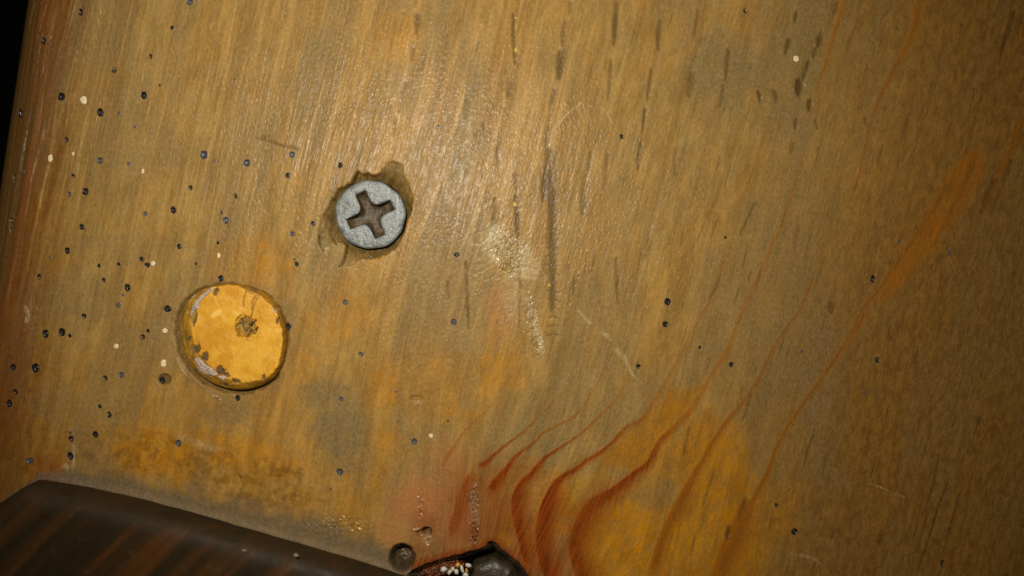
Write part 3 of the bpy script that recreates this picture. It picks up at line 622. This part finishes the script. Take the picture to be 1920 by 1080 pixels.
# the dead knot lying in its cavity
M_knot = plain('knot_wood', (.022, .016, .008), (.060, .046, .025), .42, 500, .0003)
n = 40; rings = []
kx, ky = 925, 1092
for f, z in ((1.06, -4.5), (1.03, -2.4), (.97, -1.5), (.86, -1.12), (.62, -.95), (.3, -.9), (.05, -.92)):
    ring = []
    for i in range(n):
        a = i * 2 * math.pi / n
        w = 1 + .07 * math.sin(3 * a + 1) + .04 * math.sin(7 * a)
        ring.append((X(kx + 46 * f * w * math.cos(a)), Y(ky + 33 * f * w * math.sin(a)), (z + .06 * math.sin(9 * a + f * 8)) * MM))
    rings.append(np.array(ring))
obj('knot', rings_mesh('knot', rings, cap0=False), M_knot, board)
M_resin = plain('amber_resin', (.060, .014, .004), (.16, .045, .010), .16, 1500, .0005)
rings = []
for f, z in ((1.0, -3.6), (.95, -1.9), (.75, -1.35), (.4, -1.15), (.08, -1.15)):
    rings.append(np.array([(X(824 + 46 * f * math.cos(a) * (1 + .1 * math.sin(4 * a))), Y(1077 + 17 * f * math.sin(a) - 9 * f * math.cos(a)), (z + .15 * math.sin(5 * a + f * 6)) * MM) for a in np.arange(32) * 2 * math.pi / 32]))
obj('resin', rings_mesh('resin', rings, cap0=False), M_resin, board)

# ------------------------------------------------------------------ the screw
screw = bpy.data.objects.new('screw', None); col.objects.link(screw)
screw.location = (X(694), Y(402), -.12 * MM); screw.empty_display_size = .005
screw['label'] = 'dull grey cross-head screw sunk in a splintered hole in the board'; screw['category'] = 'screw'
mz, nt, bs = material('zinc_plate'); q = NB(nt)
v = q.coords()
f1 = q.noise(v, 900, 5, .62); f2 = q.noise(v, 3600, 3, .6)
cz = q.mix(q.rng(f1, .36, .66), (.118, .128, .128), (.215, .232, .228))
cz = q.mix(q.math('MULTIPLY', q.rng(f2, .5, .75), .1), cz, (.13, .125, .10))
scr = q.noise(q.map(v, (1, .05, 1)), 2600, 2, .6, .8)
cz = q.mix(q.math('MULTIPLY', q.rng(scr, .60, .70), .5), cz, (.34, .35, .34))
cz = q.mix(q.math('MULTIPLY', q.rng(q.noise(v, 260, 4, .65, .5), .52, .68), .45), cz, (.085, .078, .060))
nt.links.new(cz, bs.inputs['Base Color'])
bs.inputs['Metallic'].default_value = .3; nt.links.new(q.rng(f1,   .3, .7, .36, .56), bs.inputs['Roughness'])
nt.links.new(q.bump(f2, .00002, .8, q.bump(f1, .00026, .8)), bs.inputs['Normal'])
M_grime = plain('grimy_recess', (.040, .026, .012), (.105, .072, .036), .48, 2200, .00012)
NS = 240
th = np.arange(NS) * 2 * math.pi / NS
def cross_r(theta):
    def sdf(x, y):
        a, b = 10.0, 45.0
        def box(x, y, w, h):
            dx, dy = abs(x) - w, abs(y) - h
            return math.hypot(max(dx, 0), max(dy, 0)) + min(max(dx, dy), 0)
        d1 = box(x, y, b, a + .8 * (1 - abs(x) / b)); d2 = box(x, y, a + .8 * (1 - abs(y) / b), b)
        k = 17.0; h = max(k - abs(d1 - d2), 0) / k
        return min(d1, d2) - h * h * k * .25
    ph = theta - math.radians(24)
    lo, hi = 2.0, 60.0
    for _ in range(40):
        mid = (lo + hi) / 2
        if sdf(mid * math.cos(ph), mid * math.sin(ph)) < 0: lo = mid
        else: hi = mid
    return lo
cr = np.array([cross_r(t) for t in th])
R_ = np.array([65.5 + 1.1 * math.sin(2 * t + 2.2) + .7 * math.sin(5 * t) + .5 * math.sin(11 * t + 1) for t in th])
def ring(rad, z, wob=0.0): return np.stack([rad * S * np.cos(th), rad * S * np.sin(th), np.full(NS, z * MM) + (wob * MM * np.sin(3 * th + z * 9) if wob else 0)], -1)
head = [ring(cr, -.10), ring(cr + .9, -.02), ring(cr + 2.2, .012)]
for t in (.2, .4, .6, .8): head.append(ring((cr + 2.2) * (1 - t) + (R_ - 4.5) * t, .012 + .05 * math.sin(t * 3.1), .01))
head += [ring(R_ - 4.5, .015, .01), ring(R_ - 2.0, -.03, .015), ring(R_ - .4, -.11, .02), ring(R_, -.22), ring(R_ - 1.5, -.45), ring(R_ * .55, -2.0), ring(R_ * .42, -2.6)]
obj('head', rings_mesh('head', head, cap0=False, cap1=False), mz, screw)
shank = [ring(np.full(NS, 27.0)[:], -2.4), ring(np.full(NS, 26.0), -9), ring(np.full(NS, 24.0), -14), ring(np.full(NS, 3.0), -17)]
shank = [r[::8] for r in shank]
obj('shank', rings_mesh('shank', shank), mz, screw)
rec = [ring(cr + .6, -.05), ring(cr * .965, -.35), ring(cr * .90, -.75), ring(np.minimum(cr * .84, 30 + .1 * cr), -1.05), ring(np.minimum(cr * .6, 15), -1.25), ring(np.minimum(cr * .3, 6), -1.35)]
obj('cross_recess', rings_mesh('cross_recess', rec, cap0=False), M_grime, screw)

# ------------------------------------------------------------------ the wooden plug
PCX, PCY = 437.0, 631.0
plug = bpy.data.objects.new('wooden_plug', None); col.objects.link(plug)
plug.location = (X(PCX), Y(PCY), 0); plug.empty_display_size = .006
plug['label'] = 'round yellow-orange wooden plug with a chipped rim and a ragged pit in its face'; plug['category'] = 'plug'
NP = 320
tp = np.arange(NP) * 2 * math.pi / NP
def radial(poly, cx, cy):
    P = np.array(poly, float); ang = np.arctan2(-(P[:, 1] - cy), P[:, 0] - cx); rad = np.hypot(P[:, 0] - cx, P[:, 1] - cy)
    o = np.argsort(ang); ang, rad = ang[o], rad[o]
    a = np.concatenate([ang - 2 * np.pi, ang, ang + 2 * np.pi]); r = np.concatenate([rad, rad, rad])
    v = np.interp((tp + np.pi) % (2 * np.pi) - np.pi, a, r)
    for _ in range(4): v = (np.roll(v, 1) + 2 * v + np.roll(v, -1)) / 4
    return v
Rout = radial(plug_out, PCX, PCY)
face = [(406, 538), (382, 558), (375, 589), (366, 608), (368, 640), (382, 666), (396, 681), (416, 700), (435, 709), (473, 715), (505, 708), (524, 690), (532, 665), (535, 640), (533, 614), (520, 582), (500, 558), (468, 542), (435, 534)]
Rface = radial(face, PCX, PCY)
def pn(r, th_, sc, k): return fbm((r * np.cos(th_) + 500) / sc, (r * np.sin(th_) + 500) / sc, k, 3) - .5
Rface = Rface + 3.5 * pn(Rface, tp, 9, 4) * 2
TOP = 1.05
rr, zz = [], []
fr = np.concatenate([[.02], np.linspace(.05, .975, 72)])
for f in fr:
    rr.append(Rface * f); zz.append(np.full(NP, TOP))
rr += [Rface * .99, Rface + .2]; zz += [np.full(NP, TOP - .01), np.full(NP, TOP - .10)]
gap = np.maximum(Rout - Rface, 1.0)
for t, z in ((.12, -.16), (.28, -.24), (.34, -.31), (.48, -.40), (.53, -.47), (.68, -.57), (.74, -.66), (.90, -.82), (1.0, -1.25), (1.0, -2.6)):
    rr.append(Rface + gap * t); zz.append(TOP + z + .06 * pn(Rface + gap * t, tp, 8, 3))
rr = np.array(rr); zz = np.array(zz); T2 = np.broadcast_to(tp, rr.shape)
px = PCX + rr * np.cos(T2); py = PCY - rr * np.sin(T2)
onface = np.arange(len(rr))[:, None] < len(fr) + 1
tilt = -.0016 * (px - PCX) * -1 * 0 + .0012 * (px - PCX) + .0010 * -(py - PCY)
zz = zz + np.where(onface, tilt, tilt * .5) + np.where(onface, .03 * pn(rr, T2, 14, 2) + .05 * pn(rr, T2, 60, 6), 0)
chip = np.zeros_like(rr); pitm = np.zeros_like(rr); fleck = np.zeros_like(rr)
def dent(x, y, rx, ry, depth, rot=0.0, tgt=None, amt=1.0, rag=.7):
    dx, dy = px - x, py - y; ca, sa = math.cos(rot), math.sin(rot)
    d = np.hypot((dx * ca + dy * sa) / rx, (-dx * sa + dy * ca) / ry) + rag * (fbm((px + .7 * py) / 4.5, (py - .7 * px) / 6.5, 5, 3) - .5) * 2
    m = sst(1.15, .75, d)
    zz[...] -= depth * m
    if tgt is not None: tgt[...] = np.maximum(tgt, amt * m)
dent(466, 612, 21, 19, .50, .2, pitm, .75, .45); dent(477, 612, 8, 12, .6, 0, pitm, 1.0); dent(460, 604, 7, 10, .2, 0, pitm, .8); dent(468, 626, 6, 9, .15, .4, pitm, .7)
for a in [(373, 652, 8, 9), (390, 668, 6, 9), (419, 694, 10, 8), (427, 700, 8, 5), (411, 545, 4, 9), (447, 712, 9, 4), (425, 721, 5, 3), (360, 634, 4, 6), (526, 600, 3, 6), (500, 705, 3, 5), (371, 600, 3, 12)]:
    dent(a[0], a[1], a[2], a[3], .22, .3, chip, .95)
dent(411, 588, 11, 6, -.015, -.5, fleck, 1.0, .25); dent(452, 588, 6, 4, 0, 0, fleck, .6)
for (a, b, c2) in [((468, 545), (463, 560), (462, 575)), ((490, 553), (482, 572), (477, 592)), ((486, 552), (479, 566), (478, 580))]:
    d, _, _, _ = poly_dist([(a[0], a[1], 1), (b[0], b[1], 1), (c2[0], c2[1], 1)], px, py)
    m = sst(2.2, .6, d); zz -= .18 * m; chip = np.maximum(chip, m * .6)
dent(478, 545, 9, 6, .2, 0, chip, .5); fleck = np.maximum(fleck, sst(.1, .0, np.abs(rr / Rface - .97)) * 0)
V_ = np.stack([(px - PCX) * S, (PCY - py) * S, zz * MM], -1)
pm = rings_mesh('plug_body', [r for r in V_], cap0=True, cap1=False)
at = pm.attributes.new('wear', 'FLOAT_COLOR', 'POINT')
lft = sst(.1, .9, -np.cos(T2) * .85 - np.sin(T2) * .4)
for ri, am in ((-9, .5), (-7, .75), (-5, .8), (-4, .4), (-3, .6)):
    chip[ri] = np.maximum(chip[ri], lft[ri] * am * sst(.42, .55, fbm(px[ri] / 14, py[ri] / 14, ri % 7, 3)))
w = np.zeros((rr.size, 4), np.float32); w[:, 0] = chip.ravel(); w[:, 1] = pitm.ravel(); w[:, 2] = fleck.ravel(); w[:, 3] = np.where(onface, 0, 1).repeat(1, 0).astype(float).ravel() if False else np.broadcast_to(~onface, rr.shape).ravel()
at.data.foreach_set('color', w.ravel())
mp, nt, bs = material('orange_plug_wood'); q = NB(nt)
v = q.coords(); wa = q.attr('wear'); s = q.n('ShaderNodeSeparateColor'); nt.links.new(wa.outputs['Color'], s.inputs[0])
gr = q.noise(q.map(v, (1, .55, 1)), 1500, 4, .65, .6); gb = q.noise(v, 420, 4, .6)
cp_ = q.mix(q.rng(gb, .34, .68), (.54, .240, .014), (.68, .365, .036))
cp_ = q.mix(q.math('MULTIPLY', q.rng(gr, .52, .75), .45), cp_, (.42, .165, .010))
cp_ = q.mix(q.math('MULTIPLY', wa.outputs['Alpha'], q.rng(gr, .35, .62, .35, .85)), cp_, (.24, .118, .014))
cp_ = q.mix(q.math('MULTIPLY', s.outputs[2], .8), cp_, (.80, .50, .12))
cp_ = q.mix(q.math('MULTIPLY', s.outputs[1], .85), cp_, q.mix(q.rng(gr, .35, .6), (.065, .042, .012), (.24, .14, .030)))
cp_ = q.mix(q.math('MULTIPLY', s.outputs[0], .9), cp_, (.048, .042, .030))
nt.links.new(cp_, bs.inputs['Base Color']); bs.inputs['Roughness'].default_value = .38; bs.inputs['Specular IOR Level'].default_value = .3
nt.links.new(q.bump(gr, .00016, .8, q.bump(gb, .0003, .4)), bs.inputs['Normal'])
obj('plug_body', pm, mp, plug)
# dried glue left on the bevel
M_glue = plain('dried_glue', (.44, .33, .25), (.60, .48, .40), .22, 1800, .0004)
def flake(points, z0, z1, seed):
    P = np.array(points, float); c = P.mean(0); r = random.Random(seed)
    sub = []
    for a, b in zip(P, np.roll(P, -1, 0)):
        for t in (0, .33, .66): sub.append(a + (b - a) * t + np.array([r.uniform(-1.3, 1.3), r.uniform(-1.3, 1.3)]))
    P = np.array(sub); rings = []
    def zat(x, y):                                                   # bevel height under a point
        a = math.atan2(-(y - PCY), x - PCX) % (2 * math.pi); i = int(a / (2 * math.pi) * NP) % NP; rad = math.hypot(x - PCX, y - PCY)
        return float(np.interp(rad, rr[:, i], zz[:, i]))
    for f, dz in ((1.0, z0), (.88, z1), (.5, z1 * 1.25), (.12, z1 * 1.2)):
        Q = c + (P - c) * f
        rings.append(np.array([((x - PCX) * S, (PCY - y) * S, (zat(x, y) + dz + (r.uniform(-.015, .015) if f < 1 else 0)) * MM) for x, y in Q][::-1]))
    return rings_mesh('glue_flake', rings, cap0=False)
for i, P in enumerate([[(379, 554), (404, 536), (408, 541), (390, 553), (381, 566), (378, 578), (370, 584), (364, 592), (360, 588), (366, 570)],
                       [(357, 556), (371, 545), (367, 556), (361, 560)],
                       [(367, 672), (376, 667), (388, 680), (404, 690), (413, 699), (412, 704), (392, 703), (374, 693)],
                       [(414, 703), (428, 703), (430, 708), (422, 712), (415, 708)],
                       [(516, 575), (522, 581), (524, 588), (519, 584)]]):
    obj('glue_flake', flake(P, -.03, .055, i), M_glue, plug)
# splintered stub of wood inside the pit
M_stub = plain('pit_splinter', (.10, .062, .016), (.27, .155, .036), .45, 2500, .0002, stretch=(1, .3, 1))
zc = float(zz[12].mean()) - .42
for i, (x, y, w_, h_, a) in enumerate([(463, 611, 5, 11, .2), (470, 622, 3, 9, -.3), (457, 603, 3, 8, .5), (474, 601, 3, 9, -.15)]):
    rs_ = []
    for f, z in ((1.0, zc - .1), (.8, zc + .18), (.3, zc + .24)):
        rs_.append(np.array([(((x - PCX) + (math.cos(t) * w_ * math.cos(a) - math.sin(t) * h_ * math.sin(a)) * f) * S, ((PCY - y) + (math.cos(t) * w_ * math.sin(a) + math.sin(t) * h_ * math.cos(a)) * f) * S, z * MM) for t in np.arange(10) * .2 * math.pi]))
    obj('splinter', rings_mesh('splinter', rs_, cap0=False), M_stub, plug)

# ------------------------------------------------------------------ the dark batten across the lower left corner
HB = 4.2
top_edge = smooth_pts([(84, 899, 0), (160, 911, 0), (250, 930, 0), (380, 965, 0), (500, 1000, 0), (620, 1034, 0), (764, 1080, 0), (900, 1128, 0), (1050, 1186, 0), (1300, 1290, 0)], 10)
left_edge = [(-420, 1222, 0), (-200, 1080, 0), (-60, 987, 0), (0, 947, 0), (50, 914, 0), (68, 903, 0), (76, 899, 0)]
rim = [(p[0], p[1]) for p in left_edge] + [(p[0], p[1]) for p in top_edge]
rim = np.array(rim); 
nrm = np.zeros_like(rim)
dif = np.gradient(rim, axis=0); nrm[:, 0] = -dif[:, 1]; nrm[:, 1] = dif[:, 0]; nrm /= np.linalg.norm(nrm, axis=1)[:, None]   # points into the batten (down in the picture)
wob = (fbm(rim[:, 0] / 40, rim[:, 1] / 40, 3, 3) - .5) * 3
tail = np.array([(1300, 1700), (-420, 1700)], float)
def bring(off, z):
    dc = np.array([350.0, 1420.0]) - rim; dc /= np.linalg.norm(dc, axis=1)[:, None]
    r_ = rim + nrm * wob[:, None] + dc * off
    tl = tail + np.array([[-off, -off], [off, -off]])
    P = np.vstack([r_, tl])
    return np.stack([X(P[:, 0]), Y(P[:, 1]), np.full(len(P), z * MM)], -1)[::-1]
prof = [(0, -1.0), (0, .3), (1, HB - 1.9), (4, HB - 1.25), (9, HB - .8), (16, HB - .45), (25, HB - .2), (36, HB - .06), (50, HB), (90, HB + .01)]
bm_ = rings_mesh('dark_batten', [bring(o, z) for o, z in prof], cap0=True, cap1=True)
nv = len(rim) + 2
at = bm_.attributes.new('edge', 'FLOAT', 'POINT'); at.data.foreach_set('value', np.repeat([1, 1, 1, 1, .9, .75, .5, .3, .1, 0], nv).astype(np.float32))
md, nt, bs = material('dark_stained_wood'); q = NB(nt)
v0 = q.coords()
rot = q.n('ShaderNodeMapping'); nt.links.new(v0, rot.inputs['Vector']); rot.inputs['Rotation'].default_value = (0, 0, math.radians(47))
vv = rot.outputs['Vector']
s1 = q.noise(q.map(vv, (1, .07, 1)), 330, 3, .55, .4); s2 = q.noise(q.map(vv, (1, .12, 1)), 1700, 3, .6); s3 = q.noise(v0, 700, 4, .6)
cb = q.mix(q.rng(s1, .36, .68), (.019, .012, .003), (.078, .027, .004))
cb = q.mix(q.math('MULTIPLY', q.rng(s2, .45, .7), .5), cb, (.020, .011, .004))
cb = q.mix(q.math('MULTIPLY', q.rng(s3, .58, .75), .35), cb, (.075, .055, .034))
cb = q.mix(q.math('MULTIPLY', q.attr('edge').outputs['Fac'], q.rng(s3, .35, .65, .45, .9)), cb, (.031, .0215, .0095))
nt.links.new(cb, bs.inputs['Base Color']); nt.links.new(q.rng(s3, .3, .7, .5, .7), bs.inputs['Roughness']); bs.inputs['Specular IOR Level'].default_value = .15
nt.links.new(q.bump(s2, .0001, .5, q.bump(s3, .0001, .5)), bs.inputs['Normal'])
M_fleckp = plain('dust_fleck', (.20, .16, .09), (.34, .28, .17), .6, 3000)
batten = obj('batten', bm_, md)
batten['label'] = 'dark brown stained batten with an angled corner fixed across the board, dusty along its edge'; batten['category'] = 'batten'
kk = (D - HB * MM) / D
for i, (x, y, rx, ry) in enumerate([(555, 1041, 4.6, 3.0), (458, 1032, 3.6, 1.9)]):
    obj('fleck', dab(rx, ry, 300 + i, .05, 'fleck'), M_fleckp, batten, (X(x) * kk, Y(y) * kk, HB * MM + .03 * MM))

# ------------------------------------------------------------------ grains caught in the knot cavity
M_white = plain('white_grain', (.42, .40, .31), (.66, .63, .54), .3, 2500, .00006)
M_amber = plain('amber_grain', (.50, .22, .02), (.66, .34, .05), .25, 2500)
def grain(seed, rx, ry, rz):
    r = random.Random(seed); rings = []
    n = 12
    for f, z in ((.25, -.96), (.72, -.7), (.97, -.2), (1.0, .15), (.84, .58), (.45, .9), (.1, 1.0)):
        rings.append(np.array([(rx * S * f * math.cos(a) * (1 + r.uniform(-.2, .2)), ry * S * f * math.sin(a) * (1 + r.uniform(-.2, .2)), rz * S * z) for a in np.arange(n) * 2 * math.pi / n]))
    return rings_mesh('grain', rings)
gz = -.95
white = [(831, 1073, 6.5, 5, 5, .4, 0, 'leftmost white grain of the clump lying in the knot cavity'),
 (842, 1078, 5.5, 3.6, 4, 1.2, .05, 'low white grain second from the left in the knot cavity clump'),
 (848, 1072, 3.6, 4.6, 4, -.3, .1, 'small upright white grain left of the round amber one in the knot cavity'),
 (855, 1077, 4.4, 5.4, 4.6, .2, .1, 'white grain directly below the round amber one in the knot cavity'),
 (866, 1071, 3.6, 8, 4.2, .25, .3, 'slender upright white grain between the two amber ones in the knot cavity'),
 (878, 1063, 6.5, 3.8, 4.2, -.25, .4, 'white grain lying flat at the upper right end of the knot cavity clump'),
 (873, 1082, 6.5, 4.2, 4.6, .3, .1, 'white grain at the bottom right of the clump, below the amber sliver')]
for i, (x, y, rx, ry, rz, a, dz, lab) in enumerate(white):
    o = obj('grain', grain(i, rx, ry, rz), M_white, None, (X(x), Y(y), (gz + dz) * MM)); o.rotation_euler = (0, 0, a)
    o['label'] = lab; o['category'] = 'grain'; o['group'] = 'grains in the knot cavity'
for i, (x, y, rx, ry, a) in enumerate([(858, 1062, 5, 4.6, 0), (875, 1073, 2.6, 5, .3)]):
    o = obj('grain', grain(40 + i, rx, ry, 5), M_amber, None, (X(x), Y(y), (gz + .45) * MM)); o.rotation_euler = (0, 0, a)
    o['label'] = ('round amber grain at the top of the white clump in the knot cavity', 'thin amber sliver right of the slender upright white grain in the knot cavity')[i]
    o['category'] = 'grain'; o['group'] = 'grains in the knot cavity'

# ------------------------------------------------------------------ the darkness behind the board
M_floor = plain('dark_floor', (.020, .022, .016), (.032, .034, .026), .8, 6, 0)
fm = mesh_from('floor', [(-3, -3, 0), (3, -3, 0), (3, 3, 0), (-3, 3, 0)], [(0, 1, 2, 3)], False)
fo = obj('floor', fm, M_floor, None, (0, 0, -.45)); fo['kind'] = 'structure'
